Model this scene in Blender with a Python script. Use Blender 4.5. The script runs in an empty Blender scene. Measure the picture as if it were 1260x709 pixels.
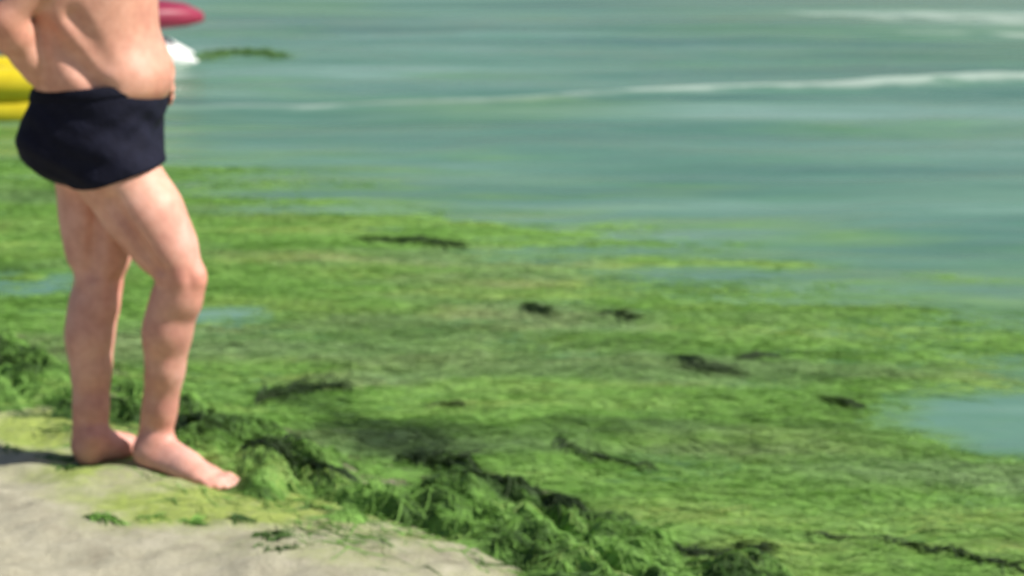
import bpy, math
import numpy as np

# ------------------------------------------------------------------ camera
F = 2350.0                                   # focal length in photo pixels (1260 wide)
PITCH = math.atan((354.5 + 172) / F)
CAM_H = 1.62
cd = bpy.data.cameras.new('camera')
cd.sensor_width = 36.0
cd.lens = F / 1260 * 36.0
cd.clip_start, cd.clip_end = 0.05, 20000
cd.dof.use_dof = True
cd.dof.focus_distance = 2.3
cd.dof.aperture_fstop = 5.8
cam = bpy.data.objects.new('camera', cd)
bpy.context.scene.collection.objects.link(cam)
cam.location = (0, 0, CAM_H)
cam.rotation_euler = (math.pi / 2 - PITCH, 0, 0)
sc = bpy.context.scene
sc.camera = cam

# ------------------------------------------------------------------ sky, sun, exposure
SUN_EL, SUN_AZ = math.radians(46), math.radians(-6)      # azimuth from +X towards +Y
to_sun = (math.cos(SUN_EL) * math.cos(SUN_AZ), math.cos(SUN_EL) * math.sin(SUN_AZ), math.sin(SUN_EL))
w = bpy.data.worlds.new('World'); sc.world = w; w.use_nodes = True
nt = w.node_tree; bg = nt.nodes['Background']
sky = nt.nodes.new('ShaderNodeTexSky'); sky.sky_type = 'NISHITA'; sky.sun_disc = False
sky.sun_elevation = SUN_EL
sky.sun_rotation = math.pi / 2 - SUN_AZ                   # measured clockwise from +Y
sky.air_density, sky.dust_density, sky.ozone_density = 1.0, 1.6, 1.0
nt.links.new(sky.outputs[0], bg.inputs[0]); bg.inputs[1].default_value = 0.065
sd = bpy.data.lights.new('sun', 'SUN'); sd.energy = 5.0; sd.angle = math.radians(0.55); sd.color = (1.0, 0.95, 0.87)
sun = bpy.data.objects.new('sun', sd); sc.collection.objects.link(sun)
from mathutils import Vector, Matrix
sun.rotation_euler = Vector(to_sun).to_track_quat('Z', 'Y').to_euler()
sun.location = (6, -2, 8)
sc.view_settings.view_transform = 'Standard'; sc.view_settings.look = 'None'
sc.view_settings.exposure = 0.45; sc.view_settings.gamma = 1.0
sc.render.engine = 'CYCLES'
sc.cycles.max_bounces = 6; sc.cycles.use_denoising = True

C = sc.collection
rng = np.random.default_rng(7)

# ------------------------------------------------------------------ pixel -> place
def ray(px, py):
    u, v = (px - 630) / F, (354.5 - py) / F
    return np.array([u, math.cos(PITCH) + v * math.sin(PITCH), -math.sin(PITCH) + v * math.cos(PITCH)])
def V(px, py, Y):
    d = ray(px, py); return np.array([0, 0, CAM_H]) + d * (Y / d[1])
def G(px, py, z=-0.06):
    d = ray(px, py); return np.array([0, 0, CAM_H]) + d * ((z - CAM_H) / d[2])

# ------------------------------------------------------------------ noise
def _hash(ix, iy, seed):
    h = (ix.astype(np.int64) * 374761393 + iy.astype(np.int64) * 668265263 + seed * 1442695041) & 0xffffffff
    h = ((h ^ (h >> 13)) * 1274126177) & 0xffffffff
    return ((h ^ (h >> 16)) & 0xffff) / 65535.0
def vnoise(x, y, seed=0):
    x = np.asarray(x, float); y = np.asarray(y, float)
    ix, iy = np.floor(x), np.floor(y); fx, fy = x - ix, y - iy
    fx = fx * fx * fx * (fx * (fx * 6 - 15) + 10); fy = fy * fy * fy * (fy * (fy * 6 - 15) + 10)
    a, b = _hash(ix, iy, seed), _hash(ix + 1, iy, seed)
    c, d = _hash(ix, iy + 1, seed), _hash(ix + 1, iy + 1, seed)
    return ((a * (1 - fx) + b * fx) * (1 - fy) + (c * (1 - fx) + d * fx) * fy) * 2 - 1
def fbm(x, y, seed=0, octv=4, gain=0.5):
    r, a, f = 0, 1.0, 1.0
    for k in range(octv):
        ca, sa = math.cos(k * 0.7), math.sin(k * 0.7)
        r = r + a * vnoise((x * ca - y * sa) * f, (x * sa + y * ca) * f, seed + k * 17)
        a *= gain; f *= 2.03
    return r
def sstep(a, b, x):
    k = np.clip((x - a) / (b - a), 0, 1); return k * k * (3 - 2 * k)

# ------------------------------------------------------------------ mesh and material helpers
def mesh_obj(name, verts, faces, mat=None, parent=None, smooth=True, col=None):
    me = bpy.data.meshes.new(name)
    verts = np.asarray(verts, np.float32); faces = np.asarray(faces, np.int32)
    n, k = faces.shape
    me.vertices.add(len(verts)); me.vertices.foreach_set('co', verts.ravel())
    me.loops.add(n * k); me.loops.foreach_set('vertex_index', faces.ravel())
    me.polygons.add(n)
    me.polygons.foreach_set('loop_start', np.arange(0, n * k, k, dtype=np.int32))
    me.update(calc_edges=True)
    if smooth: me.polygons.foreach_set('use_smooth', np.ones(n, bool))
    if col is not None:
        at = me.color_attributes.new('tint', 'FLOAT_COLOR', 'POINT')
        c4 = np.ones((len(verts), 4), np.float32); c4[:, :3] = col
        at.data.foreach_set('color', c4.ravel())
    if mat: me.materials.append(mat)
    o = bpy.data.objects.new(name, me); C.objects.link(o)
    if parent: o.parent = parent
    return o
def tag(o, label=None, cat=None, group=None, kind=None):
    for k, v in (('label', label), ('category', cat), ('group', group), ('kind', kind)):
        if v: o[k] = v
    return o
def empty(name, loc, rz=0.0):
    o = bpy.data.objects.new(name, None); C.objects.link(o); o.location = loc; o.rotation_euler = (0, 0, rz)
    o.empty_display_size = 0.1
    return o
def grid(xs, ys):
    X, Y = np.meshgrid(xs, ys, indexing='ij'); nx, ny = len(xs), len(ys)
    i = np.arange(nx - 1)[:, None] * ny + np.arange(ny - 1)[None, :]
    f = np.stack([i, i + ny, i + ny + 1, i + 1], -1).reshape(-1, 4)
    return X.ravel(), Y.ravel(), f
def axis(lo, hi, step, far, grow=1.35):
    a = list(np.arange(lo, hi + step * 0.5, step)); d = step
    while a[-1] < far: d *= grow; a.append(a[-1] + d)
    d = step; pre = [a[0]]
    while pre[-1] > -far: d *= grow; pre.append(pre[-1] - d)
    return np.array(pre[:0:-1] + a)

class N:
    """tiny node-tree builder"""
    def __init__(s, name):
        s.m = bpy.data.materials.new(name); s.m.use_nodes = True; s.t = s.m.node_tree
        s.b = s.t.nodes['Principled BSDF']; s.out = s.t.nodes['Material Output']
    def n(s, typ, **kw):
        nd = s.t.nodes.new(typ)
        for k, v in kw.items():
            if k.startswith('i_'):
                key = k[2:]; key = int(key) if key.isdigit() else key.replace('_', ' ')
                nd.inputs[key].default_value = v
            else: setattr(nd, k, v)
        return nd
    def l(s, a, b): s.t.links.new(a, b)
    def set(s, **kw):
        for k, v in kw.items(): s.b.inputs[k.replace('_', ' ')].default_value = v
    def coord(s, scale=(1, 1, 1), rot=(0, 0, 0)):
        tc = s.n('ShaderNodeNewGeometry'); mp = s.n('ShaderNodeMapping')
        mp.inputs['Scale'].default_value = scale; mp.inputs['Rotation'].default_value = rot
        s.l(tc.outputs['Position'], mp.inputs['Vector']); return mp.outputs[0]
    def ocoord(s, scale=(1, 1, 1)):
        tc = s.n('ShaderNodeTexCoord'); mp = s.n('ShaderNodeMapping'); mp.inputs['Scale'].default_value = scale
        s.l(tc.outputs['Object'], mp.inputs['Vector']); return mp.outputs[0]
    def noise(s, vec, scale, detail=4, rough=0.55):
        nd = s.n('ShaderNodeTexNoise'); nd.inputs['Scale'].default_value = scale
        nd.inputs['Detail'].default_value = detail; nd.inputs['Roughness'].default_value = rough
        s.l(vec, nd.inputs['Vector']); return nd.outputs['Fac']
    def ramp(s, fac, stops):
        r = s.n('ShaderNodeValToRGB'); e = r.color_ramp.elements
        while len(e) < len(stops): e.new(0.5)
        for q, (p, c) in zip(e, stops): q.position = p; q.color = (*c, 1) if len(c) == 3 else c
        s.l(fac, r.inputs[0]); return r.outputs[0]
    def mix(s, fac, a, b, mode='MIX'):
        m = s.n('ShaderNodeMix', data_type='RGBA', blend_type=mode)
        for src, k in ((fac, 0), (a, 6), (b, 7)):
            if isinstance(src, (int, float)): m.inputs[k].default_value = src
            elif isinstance(src, tuple): m.inputs[k].default_value = (*src, 1)
            else: s.l(src, m.inputs[k])
        return m.outputs[2]
    def bump(s, h, strength, dist, prev=None):
        b = s.n('ShaderNodeBump'); b.inputs['Strength'].default_value = strength; b.inputs['Distance'].default_value = dist
        s.l(h, b.inputs['Height'])
        if prev: s.l(prev, b.inputs['Normal'])
        return b.outputs[0]
    def attr(s, name):
        a = s.n('ShaderNodeAttribute'); a.attribute_name = name; return a.outputs['Color']

def m_sand():
    s = N('sand'); p = s.coord()
    base = s.ramp(s.noise(p, 9, 8, 0.7), [(0.3, (0.27, 0.25, 0.185)), (0.5, (0.36, 0.345, 0.26)), (0.72, (0.44, 0.42, 0.33))])
    grain = s.ramp(s.noise(p, 420, 3), [(0.3, (0.62, 0.6, 0.56)), (0.62, (1.12, 1.1, 1.06))])
    c = s.mix(0.8, base, grain, 'MULTIPLY')
    film = s.attr('tint')                                   # thin green algae film washed up the sand
    sep = s.n('ShaderNodeSeparateColor'); s.l(film, sep.inputs[0])
    grn = s.ramp(s.noise(p, 26, 5, 0.65), [(0.3, (0.17, 0.225, 0.045)), (0.7, (0.32, 0.40, 0.085))])
    mm = s.n('ShaderNodeMath', operation='MULTIPLY_ADD'); s.l(s.noise(p, 38, 6, 0.7), mm.inputs[0]); mm.inputs[1].default_value = 1.6; mm.inputs[2].default_value = -0.8
    ad = s.n('ShaderNodeMath', operation='ADD', use_clamp=True); s.l(mm.outputs[0], ad.inputs[0]); s.l(sep.outputs[0], ad.inputs[1])
    sp = s.n('ShaderNodeMath', operation='MULTIPLY', use_clamp=True); s.l(ad.outputs[0], sp.inputs[0]); s.l(sep.outputs[0], sp.inputs[1])
    c = s.mix(sp.outputs[0], c, grn)
    c = s.mix(sep.outputs[1], c, (0.10, 0.105, 0.05))       # wet mud below the water line
    s.l(c, s.b.inputs['Base Color']); s.set(Roughness=0.9)
    b = s.bump(s.noise(p, 60, 6, 0.7), 0.5, 0.02); b = s.bump(s.noise(p, 500, 2), 0.4, 0.003, b)
    s.l(b, s.b.inputs['Normal']); return s.m

def m_sea():
    s = N('sea_water'); p = s.coord((0.16, 1.0, 1.0), (0, 0, -0.06))
    c = s.ramp(s.noise(p, 0.9, 5, 0.6), [(0.32, (0.045, 0.122, 0.088)), (0.46, (0.076, 0.180, 0.122)), (0.56, (0.108, 0.225, 0.155)), (0.68, (0.19, 0.31, 0.26))])  # cloudy bands; the pale stop puts sky reflection into the water colour
    sep = s.n('ShaderNodeSeparateColor'); s.l(s.attr('tint'), sep.inputs[0])
    weed = s.ramp(s.noise(s.coord((0.35, 1, 1), (0, 0, -0.2)), 5, 5, 0.65), [(0.35, (0.075, 0.17, 0.052)), (0.65, (0.15, 0.28, 0.075))])
    c = s.mix(sep.outputs[0], c, weed)
    c = s.mix(sep.outputs[1], c, (0.72, 0.78, 0.72))        # foam
    s.l(c, s.b.inputs['Base Color'])
    rr = s.ramp(s.noise(p, 0.6, 3), [(0.35, (0.12,) * 3), (0.65, (0.32,) * 3)])
    rg = s.n('ShaderNodeMix', data_type='FLOAT'); s.l(sep.outputs[1], rg.inputs[0]); s.l(rr, rg.inputs[2]); rg.inputs[3].default_value = 0.8
    s.l(rg.outputs[0], s.b.inputs['Roughness']); s.set(IOR=1.33)
    b = s.bump(s.noise(s.coord((0.35, 1, 1), (0, 0, -0.1)), 2.4, 4, 0.55), 0.4, 0.09)
    b = s.bump(s.noise(s.coord((0.5, 1, 1), (0, 0, 0.15)), 16, 4, 0.6), 0.3, 0.012, b)
    s.l(b, s.b.inputs['Normal']); return s.m

def m_algae(name, gloss=0.45, transl=0.25):
    s = N(name); p = s.coord()
    v = s.ramp(s.noise(p, 22, 5, 0.6), [(0.28, (0.70, 0.70, 0.70)), (0.72, (1.25, 1.25, 1.2))])
    c = s.mix(1.0, s.attr('tint'), v, 'MULTIPLY')
    s.l(c, s.b.inputs['Base Color']); s.set(Roughness=gloss)
    s.b.inputs['Specular IOR Level'].default_value = 0.35
    s.l(s.bump(s.noise(s.coord((0.4, 1, 1)), 130, 5, 0.7), 0.7, 0.012), s.b.inputs['Normal'])
    tr = s.n('ShaderNodeBsdfTranslucent'); s.l(c, tr.inputs[0])
    mx = s.n('ShaderNodeMixShader'); mx.inputs[0].default_value = transl
    s.l(s.b.outputs[0], mx.inputs[1]); s.l(tr.outputs[0], mx.inputs[2]); s.l(mx.outputs[0], s.out.inputs[0])
    return s.m

def m_skin():
    s = N('skin'); p = s.ocoord()
    c = s.ramp(s.noise(p, 7, 5, 0.6), [(0.28, (0.52, 0.235, 0.180)), (0.5, (0.62, 0.325, 0.236)), (0.74, (0.70, 0.41, 0.325))])
    c = s.mix(0.5, c, s.ramp(s.noise(p, 28, 5, 0.7), [(0.3, (0.78, 0.68, 0.64)), (0.7, (1.1, 1.06, 1.03))]), 'MULTIPLY')
    s.l(s.mix(1.0, c, s.attr('tint'), 'MULTIPLY'), s.b.inputs['Base Color']); s.set(Roughness=0.5)
    s.b.inputs['Subsurface Weight'].default_value = 0.2
    s.b.inputs['Subsurface Radius'].default_value = (1.0, 0.35, 0.2); s.b.inputs['Subsurface Scale'].default_value = 0.012
    s.l(s.bump(s.noise(p, 260, 4, 0.6), 0.25, 0.002), s.b.inputs['Normal']); return s.m

def m_plain(name, a, b, rough=0.5, scale=20, bump=0.1, dist=0.004, stretch=(1, 1, 1), metal=0.0, sheen=0.0):
    s = N(name); p = s.ocoord(stretch); n_ = s.noise(p, scale, 5, 0.6)
    s.l(s.ramp(n_, [(0.3, a), (0.7, b)]), s.b.inputs['Base Color']); s.set(Roughness=rough, Metallic=metal)
    if sheen: s.b.inputs['Sheen Weight'].default_value = sheen
    s.l(s.bump(n_, bump, dist), s.b.inputs['Normal']); return s.m

SAND, SEA = m_sand(), m_sea()
MAT_G, BANK_G = m_algae('floating_algae'), m_algae('washed_up_algae', 0.38, 0.2)
SKIN = m_skin()
NAVY = m_plain('navy_swim_fabric', (0.0045, 0.005, 0.014), (0.008, 0.009, 0.023), 0.85, 35, 0.5, 0.01)
NAVY.node_tree.nodes['Principled BSDF'].inputs['Specular IOR Level'].default_value = 0.2
NAVY_BAND = m_plain('navy_waistband', (0.0045, 0.005, 0.012), (0.008, 0.009, 0.019), 0.85, 90, 0.5, 0.004)
NAVY_BAND.node_tree.nodes['Principled BSDF'].inputs['Specular IOR Level'].default_value = 0.15
HAIR = m_plain('grey_hair', (0.05, 0.045, 0.04), (0.16, 0.15, 0.14), 0.6, 160, 0.8, 0.01, (1, 1, 0.2))
EYE = m_plain('eye_white', (0.6, 0.6, 0.58), (0.7, 0.7, 0.68), 0.15)
IRIS = m_plain('eye_iris', (0.02, 0.012, 0.006), (0.05, 0.03, 0.015), 0.1)
WHITE = m_plain('white_gelcoat', (0.74, 0.75, 0.74), (0.82, 0.82, 0.81), 0.3, 6)
RED = m_plain('red_plastic', (0.23, 0.012, 0.042), (0.30, 0.020, 0.060), 0.5, 5)
YELLOW = m_plain('yellow_vinyl', (0.58, 0.45, 0.012), (0.68, 0.55, 0.02), 0.35, 7)
YSEAM = m_plain('pale_yellow_vinyl', (0.62, 0.58, 0.10), (0.70, 0.66, 0.14), 0.4, 9)
GREYP = m_plain('grey_plastic', (0.10, 0.10, 0.105), (0.16, 0.16, 0.165), 0.5, 14)
ROPE = m_plain('white_rope', (0.5, 0.48, 0.42), (0.65, 0.63, 0.57), 0.9, 120)

# ------------------------------------------------------------------ lie of the land
ZW = -0.06                                                  # water level
def shore(x, y):                                            # s: distance seaward, t: along the shore
    return (x + 1.5) * 0.676 + (y - 5.6) * 0.737, (x + 1.5) * 0.737 - (y - 5.6) * 0.676
def unshore(s, t):
    return s * 0.676 + t * 0.737 - 1.5, s * 0.737 - t * 0.676 + 5.6
HEEL_R, BALL_R, TOE_R = V(170, 568, 4.99), V(252, 596, 4.885), V(288, 605, 4.84)
HEEL_L = V(100, 573, 4.98)
TOE_L = HEEL_L + np.array([0.195, 0.165, 0.0])
contacts = [(HEEL_R, 0.07), (BALL_R, 0.07), (TOE_R, 0.06), ((HEEL_R + BALL_R) / 2, 0.07), (HEEL_L, 0.07),
            ((HEEL_L * 0.5 + TOE_L * 0.5), 0.08), (TOE_L, 0.07)]
def ground(x, y):
    s, t = shore(x, y)
    z = np.where(s < 0, 0.062 * np.minimum(-s, 18) + 0.02 * np.clip(-s - 18, 0, 60), -0.115 * s)
    z = np.maximum(z, -2.2) + 0.004
    near = np.exp(-((x + 0.8) ** 2 + (y - 4.8) ** 2) / 40)
    z = z + near * (0.012 * fbm(x * 2.2, y * 2.2, 3, 3) + 0.011 * fbm(x * 7, y * 11, 5, 3) + 0.003 * fbm(x * 31, y * 31, 8, 2))
    wsum = np.zeros_like(z); acc = np.zeros_like(z)
    for c, r in contacts:
        g = np.exp(-((x - c[0]) ** 2 + (y - c[1]) ** 2) / (r * r)); wsum += g; acc += g * (c[2] + 0.001)
    a = np.clip(wsum, 0, 1)
    return z * (1 - a) + a * acc / np.maximum(wsum, 1e-6)

ax, ay = axis(-2.6, 1.0, 0.016, 6000, 1.3), axis(3.2, 6.6, 0.016, 6000, 1.3)
X, Y, fc = grid(ax, ay)
s_, t_ = shore(X, Y)
film = sstep(-0.62, -0.18, s_ + 0.16 * fbm(X * 2.3, Y * 2.3, 31, 3)) * np.exp(-(np.clip(np.abs(t_ - 1.2) - 2.5, 0, 99)) * 0.3)
wet = sstep(0.05, 0.5, s_)
fc_, fd_ = G(225, 600, 0.01), G(30, 520, 0.01)
spot = np.exp(-((X - fc_[0]) / 0.42) ** 2 - ((Y - fc_[1]) / 0.34) ** 2) + 0.55 * np.exp(-((X - fd_[0]) / 0.4) ** 2 - ((Y - fd_[1]) / 0.3) ** 2)
film = film * np.clip(0.36 + spot, 0, 1)
film = np.clip(film * (1.15 + 0.6 * fbm(X * 5, Y * 5, 77, 3)), 0, 1)
o = mesh_obj('beach', np.stack([X, Y, ground(X, Y)], 1), fc, SAND, col=np.stack([film, wet, film * 0], 1))
tag(o, kind='structure')

# ------------------------------------------------------------------ sea
LENSES = [((1245, 508), 0.30, 0.20), ((1270, 535), 0.26, 0.2), ((15, 352), 0.34, 0.32), ((270, 392), 0.24, 0.22)]
def coverage(x, y):
    """>0 inside the floating mat, <0 in open water"""
    s, t = shore(x, y)
    e = 2.85 + 0.12 * fbm(t * 0.7, s * 0.5, 41, 3) + 0.20 * fbm(x * 1.0, y * 3.0, 44, 3)
    e = e - 0.40 * sstep(0.6, 2.3, t)
    c = np.minimum((e - s) * 0.45, 0.75)
    c = c + 0.26 * fbm(x * 1.0, y * 4.0, 52, 5) * sstep(1.9, 3.0, s)
    nz_ = fbm(x * 4, y * 12, 57, 3)
    for (px, py), ra, rb in LENSES:
        q = G(px, py); d = ((x - q[0]) / ra) ** 2 + ((y - q[1]) / rb) ** 2
        c = c - (1.35 + 0.75 * nz_) * np.exp(-d * 0.9)
    return c
def ridge(x, y, x0, y0, slope, width, curve=0.0):
    y = y + 0.10 * fbm(x * 0.9, x * 0.0 + y0, 91, 3)
    return np.exp(-(((y - (y0 + slope * (x - x0) + curve * (x - x0) ** 2)) / width) ** 2))
def sea_z(x, y):
    near = np.exp(-(np.clip(np.hypot(x / 7.0, (y - 12) / 10.0) - 0.7, 0, 9)) ** 2 * 14) 
    s, t = shore(x, y)
    amp = near * sstep(1.5, 6.0, s)
    z = 0.022 * fbm(x * 0.4 + 0.1 * y, y * 1.2 - 0.15 * x, 61, 3) + 0.008 * fbm(x * 1.3, y * 4.0, 64, 3)
    z = z + 0.055 * ridge(x, y, 4.0, 14.95, 0.255, 0.20, -0.008) * sstep(-3.0, 3.5, x) \
          + 0.045 * ridge(x, y, 4.6, 19.0, -0.30, 0.26) * sstep(2.4, 4.2, x) + 0.05 * ridge(x, y, 4.9, 21.6, -0.22, 0.3) * sstep(2.2, 4.2, x) \
          + 0.035 * ridge(x, y, 0, 18.6, 0.02, 0.4) * np.exp(-(x / 1.6) ** 2) + 0.035 * ridge(x, y, 0.9, 11.0, -0.03, 0.32) * np.exp(-((x - 0.9) / 1.9) ** 2)
    return ZW + amp * z
xs, ys = axis(-8, 8, 0.07, 8000, 1.35), axis(4.0, 27, 0.055, 8000, 1.35)
X, Y, fc = grid(xs, ys)
cov = coverage(X, Y); s_, t_ = shore(X, Y)
loc = np.exp(-np.clip(np.hypot(X, Y - 9) - 14, 0, 99) * 0.3)
murk = sstep(-0.95, 0.0, cov + 0.30 * fbm(X * 1.2, Y * 6, 73, 4)) * 0.95 * loc
lens = sum(np.exp(-(((X - q[0]) / ra) ** 2 + ((Y - q[1]) / rb) ** 2) * 1.4) for q, ra, rb in ((G(*pp), ra, rb) for pp, ra, rb in LENSES))
murk = murk * (1 - 0.9 * np.clip(lens * 1.3, 0, 1))
murk = np.maximum(murk, 0.30 * sstep(0.5, 4.0, X + 1.2 * fbm(X * 0.5, Y * 0.9, 75, 3)) * sstep(14, 17, Y) * loc)
murk = np.maximum(murk, 0.35 * sstep(0.1, 0.9, fbm(X * 0.35, Y * 0.9, 71, 3)) * loc)
foam = ridge(X, Y - 0.04, 4.0, 14.95, 0.255, 0.17, -0.008) * sstep(1.2, 4.2, X + 0.9 * fbm(X * 1.7, Y * 2, 81, 3)) * 0.7 \
     + 0.55 * ridge(X, Y, 4.6, 19.0, -0.30, 0.22) * sstep(3.7, 4.9, X + 0.5 * fbm(X * 2, Y * 2, 83, 3)) \
     + 0.5 * ridge(X, Y, 4.9, 21.0, -0.22, 0.8) * sstep(3.2, 4.9, X + 0.5 * fbm(X * 2, Y * 2, 85, 3)) \
     + 0.36 * ridge(X, Y - 0.04, 4.0, 14.95, 0.255, 0.15, -0.008) * sstep(-3.2, -0.5, X)
foam = np.clip(foam * (0.75 + 0.75 * fbm(X * 3, Y * 6, 87, 4)), 0, 0.36) * loc
o = mesh_obj('sea', np.stack([X, Y, sea_z(X, Y)], 1), fc, SEA, col=np.stack([murk, foam, murk * 0], 1))
tag(o, kind='structure')

# ------------------------------------------------------------------ algae: sheets and strands
def strands(P, ang, L, lift, width, col, pts=5, curl=0.6, hfun=None):
    """ribbons following the ground; P (n,2) roots, returns verts, quads, colours"""
    n = len(P); k = np.linspace(0, 1, pts)[None, :]
    da = rng.normal(0, curl, (n, 1))
    a = ang[:, None] + da * (k - 0.3) * 2
    step = (L / (pts - 1))[:, None]
    x = P[:, :1] + np.concatenate([np.zeros((n, 1)), np.cumsum(np.cos(a[:, 1:]) * step, 1)], 1)
    y = P[:, 1:] + np.concatenate([np.zeros((n, 1)), np.cumsum(np.sin(a[:, 1:]) * step, 1)], 1)
    z = hfun(x, y) + lift[:, None] * np.sin(np.pi * np.clip(k * 0.92 + 0.04, 0, 1)) + rng.normal(0, 0.0015, (n, pts))
    wv = (width[:, None] * (1 - 0.65 * k)) / 2
    tilt = rng.uniform(-1.1, 1.1, (n, 1))
    nx, ny, nz = -np.sin(a) * wv * np.cos(tilt), np.cos(a) * wv * np.cos(tilt), wv * np.sin(tilt)
    A = np.stack([x - nx, y - ny, z - nz], -1); B = np.stack([x + nx, y + ny, z + nz], -1)
    v = np.stack([A, B], 2).reshape(-1, 3)
    base = (np.arange(n) * pts * 2)[:, None] + (np.arange(pts - 1) * 2)[None, :]
    f = np.stack([base, base + 1, base + 3, base + 2], -1).reshape(-1, 4)
    return v, f, np.repeat(col, pts * 2, 0)
def join(parts):
    vs, fs, cs, off = [], [], [], 0
    for v, f, c in parts:
        vs.append(v); fs.append(f + off); cs.append(c); off += len(v)
    return np.concatenate(vs), np.concatenate(fs), np.concatenate(cs)
DARK, MID, BRT, YEL = (np.array(c) for c in ((0.052, 0.115, 0.022), (0.190, 0.390, 0.070), (0.250, 0.455, 0.105), (0.330, 0.485, 0.120)))
def shade(k):                                               # 0..1 -> dark old weed .. fresh bright weed
    k = np.clip(k, 0, 1)[:, None]
    return np.where(k < 0.4, DARK + (MID - DARK) * k / 0.4, np.where(k < 0.8, MID + (BRT - MID) * (k - 0.4) / 0.4, BRT + (YEL - BRT) * (k - 0.8) / 0.2))
def hue(col, x, y):                                         # drifts of yellowed and of bluish weed
    a = sstep(0.1, 0.9, fbm(x * 1.1 + 3, y * 3.2, 171, 3))[:, None]; b = sstep(0.1, 0.9, fbm(x * 0.8, y * 2.6 + 9, 175, 3))[:, None]
    return col * (1 + a * np.array([0.16, 0.0, 0.10])) * (1 + b * np.array([0.05, -0.10, 0.55]))
def kcol(x, y):
    return 0.57 + 0.27 * fbm(x * 0.9, y * 2.4, 101, 3) + 0.16 * fbm(x * 0.9, y * 9, 103, 3) + 0.09 * fbm(x * 4, y * 12, 105, 3)

def bcol(x, y):                                              # older, browner tangles through the bank
    return kcol(x, y) + 0.46 * fbm(x * 6, y * 12, 141, 3) - 0.15
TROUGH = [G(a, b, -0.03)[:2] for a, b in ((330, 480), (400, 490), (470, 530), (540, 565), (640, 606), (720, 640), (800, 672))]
def trough(x, y):  # trough is drawn by darker weed colour; heights do not follow it
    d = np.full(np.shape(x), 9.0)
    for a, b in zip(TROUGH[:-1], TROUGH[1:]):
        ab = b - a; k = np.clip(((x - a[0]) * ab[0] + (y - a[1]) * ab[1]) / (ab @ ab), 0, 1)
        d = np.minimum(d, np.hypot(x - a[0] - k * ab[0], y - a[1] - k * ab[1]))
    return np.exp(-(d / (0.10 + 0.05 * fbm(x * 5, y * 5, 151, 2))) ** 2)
def mat_z(x, y):
    s, t = shore(x, y); c = coverage(x, y)
    z = ZW + 0.010 * np.tanh(c * 2.2) + 0.019 * sstep(-0.1, 0.6, c) * fbm(x * 2.2, y * 6.5, 111, 4) + 0.005 * fbm(x * 9, y * 30, 115, 3)
    return z - 0.05 * sstep(0.0, -0.7, c)
def bank_h(x, y):
    s, t = shore(x, y)
    sw = s + 0.09 * fbm(t * 1.3, s * 1.3, 121, 3) + 0.07 * fbm(t * 6, s * 6, 123, 3)
    prof = sstep(-0.16, 0.24, sw) * (1 - sstep(0.32, 0.56, sw))
    prof2 = 0.55 * sstep(-0.28, 0.05, sw) * (1 - sstep(0.2, 0.5, sw))
    tt, s2 = t + 0.35 * s, s + 0.05 * fbm(t * 3, s * 3, 127, 2)
    n1 = fbm(tt * 3.6, s2 * 8.5, 125, 4, 0.55); n2 = np.abs(fbm(tt * 4.5, s2 * 10, 129, 3))
    lump = 0.42 + 0.75 * n1 - 1.5 * np.clip(0.24 - n2, 0, 1)
    return prof * (0.010 + 0.056 * np.clip(lump, 0, 1.3)) + prof2 * 0.035 * np.clip(0.35 + n1, 0, 1) - 0.012
def bank_z(x, y):
    return np.maximum(ground(x, y), ZW - 0.02) + bank_h(x, y)

# floating mat: sheet laid along the shore, finer where it is in view
ts = np.concatenate([np.linspace(-60, -6.6, 160), np.arange(-6.5, 4.5, 0.014), np.linspace(4.6, 40, 130)])
ss = np.arange(0.30, 4.2, 0.014)
T, S, fc = grid(ts, ss); x, y = unshore(S, T)
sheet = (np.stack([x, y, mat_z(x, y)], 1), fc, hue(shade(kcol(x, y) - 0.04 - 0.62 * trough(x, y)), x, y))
keep = coverage(x, y)[fc].max(1) > -0.75
sheet = (sheet[0], fc[keep], sheet[2])
def scatter(n, t0, t1, s0, s1, dens):
    t, s = rng.uniform(t0, t1, n), rng.uniform(s0, s1, n); x, y = unshore(s, t)
    k = rng.uniform(0, 1, n) < dens(x, y); return np.stack([x[k], y[k]], 1)
P = scatter(78000, -6.5, 4.0, 0.45, 3.9, lambda x, y: sstep(-0.42, 0.35, coverage(x, y)) ** 1.3)
flow = 0.25 * fbm(P[:, 0] * 0.8, P[:, 1] * 0.8, 131, 2)
ang = flow + rng.normal(0, 0.3, len(P)) + np.pi * (rng.random(len(P)) < 0.5) - 0.12
n_ = len(P)
st = strands(P, ang, rng.uniform(0.05, 0.20, n_), np.abs(rng.normal(0, 0.0045, n_)) + 0.0015, rng.uniform(0.002, 0.006, n_),
             hue(shade(kcol(P[:, 0], P[:, 1]) + 0.04 - 0.6 * trough(P[:, 0], P[:, 1]) + rng.normal(0, 0.08, n_)), P[:, 0], P[:, 1]), 5, 0.6, lambda x, y: np.maximum(mat_z(x, y), sea_z(x, y) - 0.0005))
v, f, c = join([sheet, st])
o = mesh_obj('algae_mat', v, f, MAT_G, col=c)
tag(o, 'wide mat of bright green stringy algae floating in the shallows along the shore', 'algae', kind='stuff')

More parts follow.
